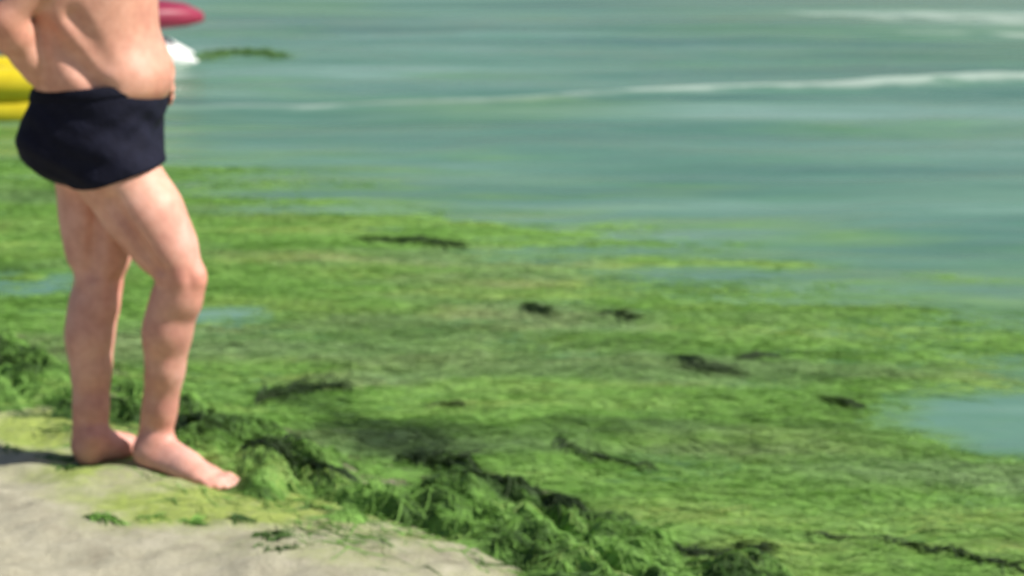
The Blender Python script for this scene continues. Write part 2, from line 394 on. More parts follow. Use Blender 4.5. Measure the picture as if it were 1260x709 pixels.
# washed-up bank
ts = np.concatenate([np.linspace(-40, -3.3, 300), np.arange(-3.2, 3.6, 0.011), np.linspace(3.65, 30, 260)])
ss = np.arange(-0.45, 0.85, 0.011)
T, S, fc = grid(ts, ss); x, y = unshore(S, T)
foot = np.zeros_like(x)
z = bank_z(x, y)
keep = bank_h(x, y)[fc].max(1) > -0.004
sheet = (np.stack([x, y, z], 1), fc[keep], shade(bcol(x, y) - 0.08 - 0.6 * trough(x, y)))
P = scatter(48000, -4.0, 3.6, -0.3, 0.8, lambda x, y: sstep(-0.006, 0.03, bank_h(x, y)) + 0.012 + 0.30 * sstep(-0.28, 0.02, shore(x, y)[0] + 0.16 * fbm(x * 5, y * 5, 161, 3)))
n_ = len(P)
h = bank_h(P[:, 0], P[:, 1])
ang = rng.normal(-0.62, 0.55, n_) + np.pi * (rng.random(n_) < 0.5)
near_foot = np.zeros(n_)
for cc, r in contacts: near_foot = np.maximum(near_foot, np.exp(-((P[:, 0] - cc[0]) ** 2 + (P[:, 1] - cc[1]) ** 2) / 0.012))
st = strands(P, ang, rng.uniform(0.04, 0.14, n_) * (1 - 0.6 * near_foot), (np.abs(rng.normal(0, 0.0025, n_)) + 0.001) * sstep(-0.01, 0.04, h) * (1 - 0.9 * near_foot) + 0.001,
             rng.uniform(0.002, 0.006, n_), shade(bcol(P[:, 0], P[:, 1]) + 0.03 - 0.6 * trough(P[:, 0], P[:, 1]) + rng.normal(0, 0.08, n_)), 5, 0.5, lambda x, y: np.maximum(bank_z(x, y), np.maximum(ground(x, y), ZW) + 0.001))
v, f, c = join([sheet, st])
o = mesh_obj('algae_bank', v, f, BANK_G, col=c)
tag(o, 'lumpy bank of matted green algae washed up along the edge of the sand', 'algae', kind='stuff')

# ------------------------------------------------------------------ single weed scraps and dark strands
def weed_tangle(name, path, half, height, hfun, n, mat, kmean, seed, loose=False, dim=0.62):
    """a flat tangle of blades along a short path of world points"""
    global rng
    keepr, rng = rng, np.random.default_rng(seed)
    path = np.array(path)[:, :2]
    if loose:
        a_ = rng.normal(0, 0.5); c_ = path.mean(0); path = (path - c_) @ np.array([[math.cos(a_), math.sin(a_)], [-math.sin(a_), math.cos(a_)]]) * rng.uniform(0.6, 1.5) + c_
    q = np.linspace(0, len(path) - 1, n); i = np.clip(q.astype(int), 0, len(path) - 2)
    fr = (q - i)[:, None]; base = path[i] * (1 - fr) + path[i + 1] * fr
    d = path[i + 1] - path[i]; ang = np.arctan2(d[:, 1], d[:, 0])
    prof = np.sin(np.pi * np.clip(np.linspace(0.06, 0.94, n), 0, 1)) ** 0.5
    off = rng.normal(0, 0.5, n) * half * prof
    base = base + np.stack([-np.sin(ang), np.cos(ang)], 1) * off[:, None]
    L = rng.uniform(0.5, 1.0, n) * (0.055 if loose else max(0.05, min(0.2, half * 6)))
    base = base - np.stack([np.cos(ang), np.sin(ang)], 1) * (L / 2)[:, None]
    v, f, c = strands(base, ang + rng.normal(0, 1.1 if loose else 0.42, n), L, height * rng.uniform(0.3, 1.0, n) * prof + 0.003, rng.uniform(0.005, 0.012, n),
                      shade(kmean + rng.normal(0, 0.05, n)), 6, 0.5, hfun)
    org = np.array([path[:, 0].mean(), path[:, 1].mean(), 0]); org[2] = hfun(org[:1], org[1:2])[0]
    o = mesh_obj(name, v - org, f, mat, col=c * dim); o.location = org
    rng = keepr
    return o
top_z = lambda x, y: np.maximum(mat_z(x, y), np.where(shore(x, y)[0] < 0.75, bank_z(x, y), -9)) 
def gz(x, y): return np.maximum(ground(x, y), bank_z(x, y))
STR = [  # some are weed lumps; others stand in for mat slits and hollow shade
    ([(1005, 655), (1060, 659), (1130, 674), (1200, 688), (1275, 706)], 0.012, 0.024, 'long dark strand in place of a slit snaking over the mat toward open blue water'),
    ([(694, 547), (715, 561), (760, 563), (842, 576)], 0.016, 0.022, 'dark bent strand in place of a slit with hooked end in the middle of the mat'),
    ([(842, 440), (868, 453), (905, 452)], 0.035, 0.034, 'thick dark tangle lying on the pale outer mat'),
    ([(922, 439), (948, 436)], 0.022, 0.022, 'small dark tuft just beside the thick dark tangle'),
    ([(840, 677), (875, 679), (908, 679)], 0.020, 0.026, 'short dark strand floating beside the end of the algae bank'),
    ([(918, 673), (942, 679)], 0.018, 0.020, 'stubby dark tuft next to the short strand by the bank end'),
    ([(652, 377), (672, 383)], 0.024, 0.022, 'small dark tuft on the outer edge of the mat'),
    ([(732, 383), (758, 386), (782, 391)], 0.022, 0.022, 'thin dark strand on the yellow green outer mat'),
    ([(450, 291), (520, 294), (575, 298)], 0.05, 0.024, 'long thin dark strand at the outer mat edge behind the man'),
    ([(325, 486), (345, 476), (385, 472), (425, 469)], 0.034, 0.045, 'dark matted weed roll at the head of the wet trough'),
    ([(505, 561), (540, 570), (585, 578)], 0.026, 0.040, 'dark blades as overhang shade along the wet trough behind the bank'),
    ([(590, 603), (630, 606), (660, 612)], 0.022, 0.036, 'dark blades as overhang shade at the narrow lower end of the trough'),
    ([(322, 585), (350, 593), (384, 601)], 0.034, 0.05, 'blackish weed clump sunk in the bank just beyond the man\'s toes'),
    ([(398, 606), (428, 610)], 0.026, 0.05, 'dark blades as hollow shade in the bank between toes and trough'),
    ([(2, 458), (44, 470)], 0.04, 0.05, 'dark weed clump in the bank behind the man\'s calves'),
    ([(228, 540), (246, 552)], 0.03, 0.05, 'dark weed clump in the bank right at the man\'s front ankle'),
    ([(690, 632), (725, 640)], 0.026, 0.05, 'dark clump in the bank past the end of the trough'),
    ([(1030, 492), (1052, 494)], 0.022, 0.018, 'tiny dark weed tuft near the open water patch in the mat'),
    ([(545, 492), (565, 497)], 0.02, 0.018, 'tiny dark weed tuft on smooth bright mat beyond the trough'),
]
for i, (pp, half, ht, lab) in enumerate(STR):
    o = weed_tangle('weed_shade_strand', [G(a, b, -0.04) for a, b in pp], half, ht * 0.55, top_z, 18 + 18 * len(pp), MAT_G, 0.06, 500 + i, False, 0.36)
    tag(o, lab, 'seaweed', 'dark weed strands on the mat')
SCR = [  # weed scraps, plus dark blades along the streaks by the rear heel
    ([(5, 553), (28, 560)], 0.014, 0.020, 'dark weed scrap on sand straight behind the man\'s heels'),
    ([(58, 566), (84, 569)], 0.010, 0.012, 'thin dark weed scrap touching the man\'s rear heel'),
    ([(78, 583), (92, 585)], 0.014, 0.012, 'small dark weed scrap below the man\'s rear heel'),
    ([(120, 652), (146, 657)], 0.012, 0.012, 'slim olive weed scrap alone on bare sand'),
    ([(182, 646), (200, 648)], 0.014, 0.010, 'olive weed scrap at the edge of the thin green film'),
    ([(238, 646), (254, 649)], 0.014, 0.010, 'olive weed scrap in the green film below the toes'),
    ([(290, 645), (306, 648)], 0.013, 0.014, 'dark round weed scrap just outside the green film'),
    ([(328, 668), (350, 675)], 0.016, 0.018, 'blackish weed scrap on sand, upper one of a pair'),
    ([(336, 690), (366, 693)], 0.012, 0.010, 'blackish flat weed scrap on sand, lower one of a pair'),
    ([(380, 624), (405, 631), (432, 634)], 0.016, 0.020, 'brown green weed scrap where sand meets the bank'),
]
for i, (pp, half, ht, lab) in enumerate(SCR):
    o = weed_tangle('weed_scrap', [G(a, b, 0.01) for a, b in pp], half * (0.7 + 0.5 * (i % 3)), ht * 0.3, gz, 10 + 7 * (i % 4), BANK_G, 0.30 if 'olive' in lab else 0.12, 700 + i, True, 1.0 if 'olive' in lab else 0.8)
    tag(o, lab, 'seaweed', 'weed scraps on the sand')
sea_top = lambda x, y: sea_z(x, y) + 0.004
o = weed_tangle('floating_weed', [G(252, 76), G(285, 66), G(308, 70), G(352, 74)], 0.22, 0.05, sea_top, 330, MAT_G, 0.24, 811, False, 0.8)
tag(o, 'dark green weed raft floating on open water beyond the man\'s belly', 'seaweed')

# ------------------------------------------------------------------ implicit body
class Field:
    def __init__(s, lo, hi, h):
        s.h = h; s.lo = np.array(lo, float)
        s.n = np.ceil((np.array(hi) - s.lo) / h).astype(int) + 1
        s.d = np.full(s.n, 0.3, np.float32)
        s.ax = [s.lo[k] + np.arange(s.n[k]) * h for k in range(3)]
    def box(s, lo, hi):
        a = np.clip(np.floor((np.array(lo) - s.lo) / s.h).astype(int), 0, s.n); b = np.clip(np.ceil((np.array(hi) - s.lo) / s.h).astype(int) + 1, 0, s.n)
        sl = tuple(slice(p, q) for p, q in zip(a, b))
        return sl, np.stack(np.meshgrid(*[s.ax[k][sl[k]] for k in range(3)], indexing='ij'), -1).astype(np.float32)
    def put(s, sl, d, k, sub=False):
        e = s.d[sl]
        if sub:
            d = -d; hh = np.maximum(k - np.abs(e - d), 0) / k; s.d[sl] = np.maximum(e, d) + hh * hh * k / 4
        else:
            hh = np.maximum(k - np.abs(e - d), 0) / k; s.d[sl] = np.minimum(e, d) + hh * hh * k / 4 * -1
    def cone(s, a, b, ra, rb, k=0.03, sub=False):
        a, b = np.array(a, float), np.array(b, float); m = max(ra, rb) + k + 0.03
        sl, p = s.box(np.minimum(a, b) - m, np.maximum(a, b) + m)
        ab = (b - a).astype(np.float32); t = np.clip(((p - a.astype(np.float32)) @ ab) / (ab @ ab + 1e-12), 0, 1)
        d = np.linalg.norm(p - (a.astype(np.float32) + t[..., None] * ab), axis=-1) - (ra + (rb - ra) * t)
        s.put(sl, d, k, sub)
    def chain(s, pts, k=0.03):
        for (a, ra), (b, rb) in zip(pts[:-1], pts[1:]): s.cone(a, b, ra, rb, k)
    def ell(s, c, r, k=0.03, R=None, sub=False):
        c, r = np.array(c, float), np.array(r, np.float32); m = max(r) + k + 0.03
        sl, p = s.box(c - m, c + m); q = p - c.astype(np.float32)
        if R is not None: q = q @ np.array(R, np.float32)          # columns of R are the local axes
        k0 = np.linalg.norm(q / r, axis=-1); k1 = np.linalg.norm(q / (r * r), axis=-1)
        s.put(sl, np.where(k0 < 1e-4, -min(r), k0 * (k0 - 1) / np.maximum(k1, 1e-6)), k, sub)
def surface(d, lo, h):
    """naive surface nets"""
    ins = d < 0; nx, ny, nz = d.shape
    corner = [(i, j, k) for i in (0, 1) for j in (0, 1) for k in (0, 1)]
    def cs(a, c): return a[c[0]:nx - 1 + c[0], c[1]:ny - 1 + c[1], c[2]:nz - 1 + c[2]]
    cnt = sum(cs(ins, c).astype(np.int8) for c in corner)
    act = (cnt > 0) & (cnt < 8); idx = np.argwhere(act)
    ids = np.full(act.shape, -1, np.int32); ids[act] = np.arange(len(idx))
    pos = np.zeros((len(idx), 3)); num = np.zeros(len(idx))
    val = {c: d[idx[:, 0] + c[0], idx[:, 1] + c[1], idx[:, 2] + c[2]] for c in corner}
    for a in corner:
        for ax_ in range(3):
            if a[ax_] == 0:
                b = list(a); b[ax_] = 1; b = tuple(b); va, vb = val[a], val[b]
                cr = (va < 0) != (vb < 0); t = np.where(cr, va / np.where(cr, va - vb, 1), 0)
                pt = np.tile(np.array(a, float), (len(idx), 1)); pt[:, ax_] = t
                pos += np.where(cr[:, None], pt, 0); num += cr
    v = lo + (idx + pos / num[:, None]) * h
    quads = []
    for ax_, (u, w_) in enumerate(((1, 2), (2, 0), (0, 1))):
        sl0 = [slice(1, -1)] * 3; sl0[ax_] = slice(0, d.shape[ax_] - 1); sl1 = list(sl0); sl1[ax_] = slice(1, d.shape[ax_])
        A, B = ins[tuple(sl0)], ins[tuple(sl1)]
        e = np.argwhere(A != B); e0 = e.copy(); 
        off = np.array([1, 1, 1]); off[ax_] = 0; e0 = e + off
        flip = ~A[e[:, 0], e[:, 1], e[:, 2]]
        def cid(du, dw):
            q = e0.copy(); q[:, u] += du; q[:, w_] += dw; return ids[q[:, 0], q[:, 1], q[:, 2]]
        qd = np.stack([cid(-1, -1), cid(0, -1), cid(0, 0), cid(-1, 0)], 1)
        qd[flip] = qd[flip][:, ::-1]; quads.append(qd)
    return v, np.concatenate(quads)

def person():
    YR, YL, YC = 4.945, 5.105, 5.025
    p = lambda a, b, Y: V(a, b, Y)
    hipR, hipL = p(126, 182, YR), p(120, 180, YL)
    kneeR, kneeL = p(223, 342, 4.935), p(119, 352, 5.055)
    ankR, ankL = p(193, 543, 4.985), p(114, 538, 5.005)
    waist = p(124, 108, YC); pelvis = p(114, 170, YC)
    lo = np.array([-1.75, 4.42, -0.06]); hi = np.array([-0.55, 5.62, 1.86])
    f = Field(lo, hi, 0.0054)
    z = lambda v, dx=0, dy=0, dz=0: np.array(v) + np.array([dx, dy, dz])
    # pelvis, seat and hips
    f.ell(z(pelvis, 0.005, 0, 0.0), (0.155, 0.172, 0.125))
    f.ell(z(pelvis, -0.058, -0.075, 0.004), (0.116, 0.100, 0.100), 0.05)
    f.ell(z(pelvis, -0.058, 0.075, 0.004), (0.116, 0.100, 0.100), 0.05)
    f.ell(z(pelvis, 0.046, 0, 0.03), (0.116, 0.15, 0.11), 0.05)
    # trunk
    chest = p(126, -45, YC); mid = p(122, 40, YC)
    f.ell(z(waist, 0.0, 0, 0.03), (0.150, 0.176, 0.12), 0.08)
    f.ell(z(mid, -0.01, 0, 0.0), (0.148, 0.172, 0.16), 0.10)
    f.ell(z(waist, 0.062, 0, 0.045), (0.128, 0.15, 0.098), 0.05)            # belly
    f.ell(z(waist, 0.055, -0.01, 0.018), (0.112, 0.14, 0.045), 0.05)          # its lower roll
    f.ell(z(waist, -0.05, -0.10, 0.035), (0.085, 0.07, 0.05), 0.04)          # flanks
    f.ell(z(waist, -0.05, 0.10, 0.035), (0.085, 0.07, 0.05), 0.04)
    f.ell(z(chest, 0, 0, 0.0), (0.135, 0.185, 0.20), 0.10)
    f.ell(z(chest, 0.072, -0.085, 0.02), (0.07, 0.095, 0.075), 0.05)         # pecs
    f.ell(z(chest, 0.072, 0.085, 0.02), (0.07, 0.095, 0.075), 0.05)
    f.ell(z(chest, -0.07, -0.10, 0.03), (0.075, 0.10, 0.13), 0.06)           # shoulder blades, lats
    f.ell(z(chest, -0.07, 0.10, 0.03), (0.075, 0.10, 0.13), 0.06)
    f.ell(p(84, 18, 4.985), (0.085, 0.15, 0.15), 0.07)
    f.cone(z(waist, -0.165, 0, 0.02), z(chest, -0.155, 0, 0.06), 0.008, 0.008, 0.05, sub=True)   # spine furrow
    f.ell(z(waist, 0.192, 0, 0.045), (0.016, 0.010, 0.012), 0.02, sub=True)  # navel
    # skin folds of the flank
    f.cone(z(waist, -0.085, -0.195, 0.16), z(waist, 0.045, -0.178, 0.010), 0.009, 0.006, 0.05, sub=True)
    f.cone(z(waist, -0.02, -0.195, 0.20), z(waist, 0.055, -0.19, 0.085), 0.005, 0.003, 0.045, sub=True)
    # legs
    def leg(hip, knee, ank, fwd, side, sgn):
        hip, knee, ank = map(np.array, (hip, knee, ank)); f_, s_ = np.array(fwd), np.array(side)
        th = lambda t: hip + (knee - hip) * t
        f.chain([(th(0.0), 0.092), (th(0.22), 0.093), (th(0.5) + f_ * 0.010, 0.085), (th(0.78) + f_ * 0.006, 0.070), (th(0.96), 0.058)], 0.04)
        f.ell(th(0.45) + f_ * 0.030, (0.06, 0.07, 0.16), 0.06, frame(knee - hip, f_))
        f.ell(th(0.40) - f_ * 0.030, (0.062, 0.065, 0.16), 0.06, frame(knee - hip, f_))
        f.ell(th(0.80) + f_ * 0.022 - s_ * 0.030 * sgn, (0.030, 0.030, 0.075), 0.03, frame(knee - hip, f_))
        f.ell(knee + f_ * 0.041, (0.026, 0.032, 0.036), 0.016)                # kneecap
        f.ell(knee + f_ * 0.040 - s_ * 0.046 + np.array([0, 0, -0.012]), (0.020, 0.018, 0.042), 0.02, sub=True)
        f.ell(knee - f_ * 0.066 + np.array([0, 0, -0.005]), (0.016, 0.026, 0.05), 0.03, sub=True)
        f.cone(th(0.35) - s_ * 0.098 - f_ * 0.012, th(0.9) - s_ * 0.064 - f_ * 0.020, 0.006, 0.007, 0.04, sub=True)
        f.ell(knee + f_ * 0.026 + np.array([0, 0, -0.058]), (0.022, 0.026, 0.032), 0.025)
        sh = lambda t: knee + (ank - knee) * t
        f.chain([(knee, 0.057), (sh(0.12) - f_ * 0.004, 0.055), (sh(0.32) - f_ * 0.014, 0.054), (sh(0.55) - f_ * 0.010, 0.045), (sh(0.8) - f_ * 0.002, 0.034), (sh(1.0), 0.034)], 0.03)
        f.ell(sh(0.28) - f_ * 0.034 + s_ * 0.016, (0.036, 0.040, 0.105), 0.035, frame(ank - knee, f_))
        f.ell(sh(0.28) - f_ * 0.034 - s_ * 0.018, (0.036, 0.040, 0.100), 0.035, frame(ank - knee, f_))
        f.cone(sh(0.08) + f_ * 0.036, sh(0.9) + f_ * 0.024, 0.016, 0.010, 0.03)   # shin bone
        f.cone(sh(0.62) - f_ * 0.040, sh(1.0) - f_ * 0.046 + np.array([0, 0, -0.02]), 0.014, 0.012, 0.03)  # heel tendon
        f.ell(ank + s_ * 0.031, (0.016, 0.013, 0.018), 0.016); f.ell(ank - s_ * 0.031 + np.array([0, 0, 0.008]), (0.016, 0.013, 0.018), 0.016)
    def frame(ax_, fw):
        c = np.array(ax_, float); c /= np.linalg.norm(c); a = np.array(fw, float); a -= c * (a @ c); a /= np.linalg.norm(a)
        return np.stack([a, np.cross(c, a), c], 1)
    fR = np.array([0.985, -0.17, 0]); sR = np.array([0.17, 0.985, 0])
    leg(hipR, kneeR, ankR, fR, sR, 1)
    fL = np.array([0.95, 0.31, 0]); sL = np.array([-0.31, 0.95, 0])
    leg(hipL, kneeL, ankL, fL, sL, -1)
    # feet
    def foot(heel, toe, ank, sgn):
        heel, toe, ank = map(np.array, (heel, toe, ank)); d = toe - heel; L = np.linalg.norm(d); d = d / L
        s = np.array([-d[1], d[0], 0]); s /= np.linalg.norm(s); s = s * sgn          # towards the big toe
        up = np.cross(d, s) * sgn; up = up / np.linalg.norm(up); up = up if up[2] > 0 else -up
        at = lambda a, b, c: heel + d * a * L + s * b + up * c
        f.ell(at(0.10, 0, 0.031), (0.036, 0.030, 0.032), 0.03)
        f.cone(at(0.10, 0, 0.045), ank, 0.031, 0.036, 0.03)
        f.cone(ank + up * -0.010 + d * 0.012, at(0.50, 0.012, 0.040), 0.036, 0.027, 0.03)   # instep
        f.cone(at(0.12, -0.010, 0.024), at(0.66, -0.026, 0.017), 0.024, 0.017, 0.03)
        f.cone(at(0.36, 0.012, 0.034), at(0.72, 0.024, 0.021), 0.027, 0.021, 0.03)
        f.cone(at(0.50, 0.0, 0.026), at(0.72, -0.008, 0.018), 0.026, 0.018, 0.03)
        for j, (b, e0, e1, r) in enumerate(((0.030, 0.74, 0.965, 0.0125), (0.010, 0.74, 0.975, 0.0095), (-0.007, 0.73, 0.94, 0.009), (-0.022, 0.70, 0.895, 0.0085), (-0.035, 0.66, 0.835, 0.008))):
            mid_ = at((e0 + e1) / 2 + 0.02, b * 1.06, r + 0.010)
            f.cone(at(e0, b * 0.95, r + 0.006), mid_, r, r, 0.012); f.cone(mid_, at(e1, b * 1.08, r), r, r * 1.05, 0.006)
    foot(HEEL_R, TOE_R, ankR, 1)
    foot(HEEL_L, TOE_L, ankL, -1)
    # shoulders and arms
    shR, shL = z(chest, -0.02, -0.185, 0.135), z(chest, -0.01, 0.185, 0.135)
    elR, wrR = p(4, 26, 4.80), p(42, 86, 4.885)
    elL, wrL = z(waist, -0.03, 0.30, 0.17), z(waist, 0.108, 0.165, 0.062)
    for sh_, el, wr in ((shR, elR, wrR), (shL, elL, wrL)):
        f.ell(sh_, (0.072, 0.070, 0.072), 0.05)
        f.cone(z(chest, -0.01, 0, 0.20), z(sh_, 0, 0, 0.02), 0.055, 0.055, 0.06)
        f.chain([(sh_, 0.058), (sh_ + (el - sh_) * 0.45, 0.058), (el, 0.044)], 0.04)
        f.chain([(el, 0.041), (el + (wr - el) * 0.3, 0.044), (el + (wr - el) * 0.75, 0.032), (wr, 0.028)], 0.03)
        f.ell(el + (el - (sh_ + wr) / 2) * 0.10, (0.022,) * 3, 0.02)
    def hand(wr, d, n, thumb, curl):
        """d: finger direction, n: palm normal (towards what it touches), thumb: side of the thumb"""
        d, n, thumb = (np.array(q, float) / np.linalg.norm(q) for q in (d, n, thumb)); wr = np.array(wr)
        at = lambda a, b, c=0: wr + d * a + thumb * b + n * c
        f.cone(wr, at(0.05, 0.012, 0.0), 0.026, 0.022, 0.02)
        f.cone(at(0.02, 0.018), at(0.088, 0.026), 0.018, 0.013, 0.02); f.cone(at(0.02, -0.014), at(0.082, -0.028), 0.018, 0.012, 0.02)
        f.cone(at(0.03, 0), at(0.09, 0.0), 0.018, 0.013, 0.02)
        for b, L, r in ((0.029, 0.072, 0.0085), (0.010, 0.080, 0.0088), (-0.010, 0.074, 0.0084), (-0.028, 0.058, 0.0075)):
            a0 = at(0.086, b); e1 = a0 + d * L * 0.45 + n * L * 0.45 * curl; e2 = e1 + d * L * 0.30 * (1 - curl * 0.5) + n * L * 0.32 * curl * 1.6
            e3 = e2 + d * L * 0.22 * (1 - curl) + n * L * 0.25 * curl * 2
            f.cone(a0, e1, r * 1.1, r, 0.008); f.cone(e1, e2, r, r * 0.95, 0.005); f.cone(e2, e3, r * 0.95, r * 0.8, 0.005)
        t0, t1, t2 = at(0.022, 0.028), at(0.052, 0.058, 0.006), at(0.082, 0.068, 0.012)
        f.cone(t0, t1, 0.0135, 0.0105, 0.012); f.cone(t1, t2, 0.0105, 0.0085, 0.006)
    hand(wrR, (0.10, 0.93, -0.30), (0.9, -0.1, 0.1), (0.2, 0.25, 0.95), 0.12)
    hand(wrL, (0.42, -0.42, -0.60), (-0.45, -0.9, 0.0), (0.25, -0.35, 0.85), 0.25)
    # neck and head
    nk = z(chest, 0.0, 0, 0.21); hd = z(chest, 0.055, 0, 0.415)
    f.cone(nk, z(hd, -0.025, 0, -0.06), 0.064, 0.058, 0.05)
    f.ell(z(hd, -0.015, 0, 0.035), (0.098, 0.076, 0.085), 0.03)
    f.ell(z(hd, 0.022, 0, -0.045), (0.068, 0.062, 0.085), 0.04)
    f.ell(z(hd, 0.058, 0, -0.105), (0.030, 0.032, 0.024), 0.03)
    f.cone(z(hd, 0.088, 0, 0.012), z(hd, 0.110, 0, -0.030), 0.009, 0.013, 0.015)
    f.ell(z(hd, 0.100, 0, -0.036), (0.016, 0.019, 0.010), 0.01)
    f.ell(z(hd, 0.085, 0, -0.070), (0.014, 0.024, 0.007), 0.008); f.ell(z(hd, 0.083, 0, -0.083), (0.014, 0.021, 0.008), 0.008)
    f.cone(z(hd, 0.080, -0.04, 0.027), z(hd, 0.080, 0.04, 0.027), 0.011, 0.011, 0.02)
    for sg in (-1, 1):
        f.ell(z(hd, 0.088, sg * 0.032, 0.004), (0.018, 0.019, 0.013), 0.012, sub=True)
        f.ell(z(hd, 0.068, sg * 0.044, -0.030), (0.022, 0.020, 0.018), 0.025)
        f.ell(z(hd, -0.008, sg * 0.079, -0.010), (0.020, 0.010, 0.032), 0.012)
        f.ell(z(hd, -0.002, sg * 0.089, -0.006), (0.010, 0.006, 0.018), 0.008, sub=True)
    # gentle smoothing of the field
    d = f.d
    for _ in range(1):
        for ax_ in range(3):
            d = (np.roll(d, 1, ax_) + 2 * d + np.roll(d, -1, ax_)) / 4
    v, q = surface(d, f.lo, f.h)
    # skin tone: redder knees, elbows, feet; tan line under the trunks hem
    tint = np.ones((len(v), 3))
    for c_, r_, col_ in ((kneeR + fR * 0.05, 0.06, (1.02, 0.84, 0.80)), (kneeL + fL * 0.05, 0.06, (1.0, 0.80, 0.76)), (elR, 0.06, (1.0, 0.84, 0.80)), (ankL, 0.08, (1.0, 0.86, 0.88)), (ankR, 0.08, (1.0, 0.88, 0.88)),
                         (hd, 0.10, (1.0, 0.88, 0.84))):
        g = np.exp(-((v - c_) ** 2).sum(1) / r_ ** 2)[:, None]; tint = tint * (1 - g) + tint * np.array(col_) * g
    pale = np.exp(-np.clip(0.76 - v[:, 2], 0, 1) / 0.05)[:, None] * (v[:, 2:3] < 0.95)
    tint = tint * (1 + 0.10 * pale)
    legs = sstep(0.80, 0.70, v[:, 2])[:, None]
    tint = tint * (1 + legs * np.array([0.05, 0.05, 0.14]))
    body = mesh_obj('person', v - np.array([pelvis[0], pelvis[1], 0]), q, SKIN, col=tint)
    body.location = (pelvis[0], pelvis[1], 0)
    org = np.array([pelvis[0], pelvis[1], 0])
    # trunks: the body's own surface let out and cut at waistband and leg openings
    def cut(d, grow, planes):
        e = d - grow
        for pt, nrm in planes:
            nrm = np.array(nrm, float); nrm /= np.linalg.norm(nrm)
            g = (f.ax[0][:, None, None] - pt[0]) * nrm[0] + (f.ax[1][None, :, None] - pt[1]) * nrm[1] + (f.ax[2][None, None, :] - pt[2]) * nrm[2]
            e = np.maximum(e, g.astype(np.float32))
        return e
    hw = 0.38 
    low = Field(lo, hi, f.h)                                   # body below the belly only, so that the arms stay out of it
    low.ell(z(pelvis, 0.005, 0, 0.0), (0.155, 0.172, 0.125)); low.ell(z(pelvis, -0.058, -0.075, 0.004), (0.117, 0.102, 0.102), 0.05); low.ell(z(pelvis, -0.058, 0.075, 0.004), (0.117, 0.102, 0.102), 0.05)
    low.ell(z(pelvis, 0.050, 0, 0.03), (0.118, 0.152, 0.11), 0.05); low.ell(z(waist, -0.012, 0, 0.0), (0.150, 0.178, 0.12), 0.07)
    low.ell(z(waist, 0.024, 0, -0.02), (0.138, 0.162, 0.078), 0.05)
    low.ell(z(pelvis, 0.10, 0, -0.06), (0.07, 0.07, 0.075), 0.06)
    for hp, kn in ((hipR, kneeR), (hipL, kneeL)):
        th = lambda t: hp + (kn - hp) * t
        fw = fR if hp is hipR else fL
        low.chain([(th(0), 0.095), (th(0.22), 0.099), (th(0.5) + fw * 0.01, 0.092)], 0.05)
        low.ell(th(0.40) - fw * 0.030, (0.068, 0.071, 0.16), 0.06, frame(kn - hp, fw)); low.ell(th(0.45) + fw * 0.030, (0.066, 0.076, 0.16), 0.06, frame(kn - hp, fw))
    hemb, hemf = p(94, 231, YC), p(204, 195, YC)
    dx_, dz_ = hemf[0] - hemb[0], hemf[2] - hemb[2]
    hem = (hemb, (dz_, 0.0, -dx_))
    h0, h1 = p(56, 207, YC), p(98, 234, YC)
    hem2 = (h0, (h1[2] - h0[2], 0.0, -(h1[0] - h0[0])))
    wst = p(120, 103, YC); wn = (-0.075, 0.0, 1.0)
    XX, YY, ZZ = np.meshgrid(*f.ax, indexing='ij', sparse=True)
    wr_ = (0.0025 * np.sin(XX * 34 + ZZ * 61 + 2 * np.sin(YY * 23)) + 0.0018 * np.sin(YY * 48 - ZZ * 90 + 3 * np.sin(XX * 19))).astype(np.float32)
    crease = wr_ * np.clip((wst[2] - 0.03 - ZZ) / 0.05, 0, 1).astype(np.float32)
    e = cut(low.d + crease, 0.006, [(wst, wn)])
    pg = []
    for pt, nrm in (hem, hem2):
        nrm = np.array(nrm, float); nrm /= np.linalg.norm(nrm)
        pg.append(((XX - pt[0]) * nrm[0] + (YY - pt[1]) * nrm[1] + (ZZ - pt[2]) * nrm[2]).astype(np.float32))
    hh = np.maximum(0.09 - np.abs(pg[0] - pg[1]), 0) / 0.09
    e = np.maximum(e, np.maximum(pg[0], pg[1]) + hh * hh * 0.09 / 4 - 0.004)
    for ax_ in range(3): e = (np.roll(e, 1, ax_) + 2 * e + np.roll(e, -1, ax_)) / 4
    v, q = surface(e, f.lo, f.h)
    tr = mesh_obj('swim_trunks', v - org, q, NAVY, body); tr['label'] = 'short dark navy swim trunks'
    e = cut(low.d, 0.010, [(wst + np.array([0, 0, 0.006]), wn), (wst + np.array([0, 0, -0.026]), (0.075, 0, -1.0))])
    for ax_ in range(3): e = (np.roll(e, 1, ax_) + 2 * e + np.roll(e, -1, ax_)) / 4
    v, q = surface(e, f.lo, f.h); mesh_obj('waistband', v - org, q, NAVY_BAND, tr)
    # hair cap
    hf = Field(hd - 0.16, hd + 0.16, 0.006)
    hf.ell(z(hd, -0.018, 0, 0.038), (0.106, 0.084, 0.092), 0.02); hf.ell(z(hd, -0.045, 0, -0.02), (0.072, 0.076, 0.075), 0.03)
    XX, YY, ZZ = np.meshgrid(*hf.ax, indexing='ij', sparse=True)
    rr = (0.0025 * np.sin(XX * 260 + 3 * np.sin(YY * 150)) * np.sin(YY * 240 + ZZ * 120)).astype(np.float32)
    pl = ((XX - (hd[0] + 0.035)) * 0.80 - (ZZ - (hd[2] + 0.062)) * 0.60 + 0 * YY).astype(np.float32)
    e = np.maximum(hf.d + rr, pl)
    v, q = surface(e, hf.lo, hf.h); mesh_obj('hair', v - org, q, HAIR, body)
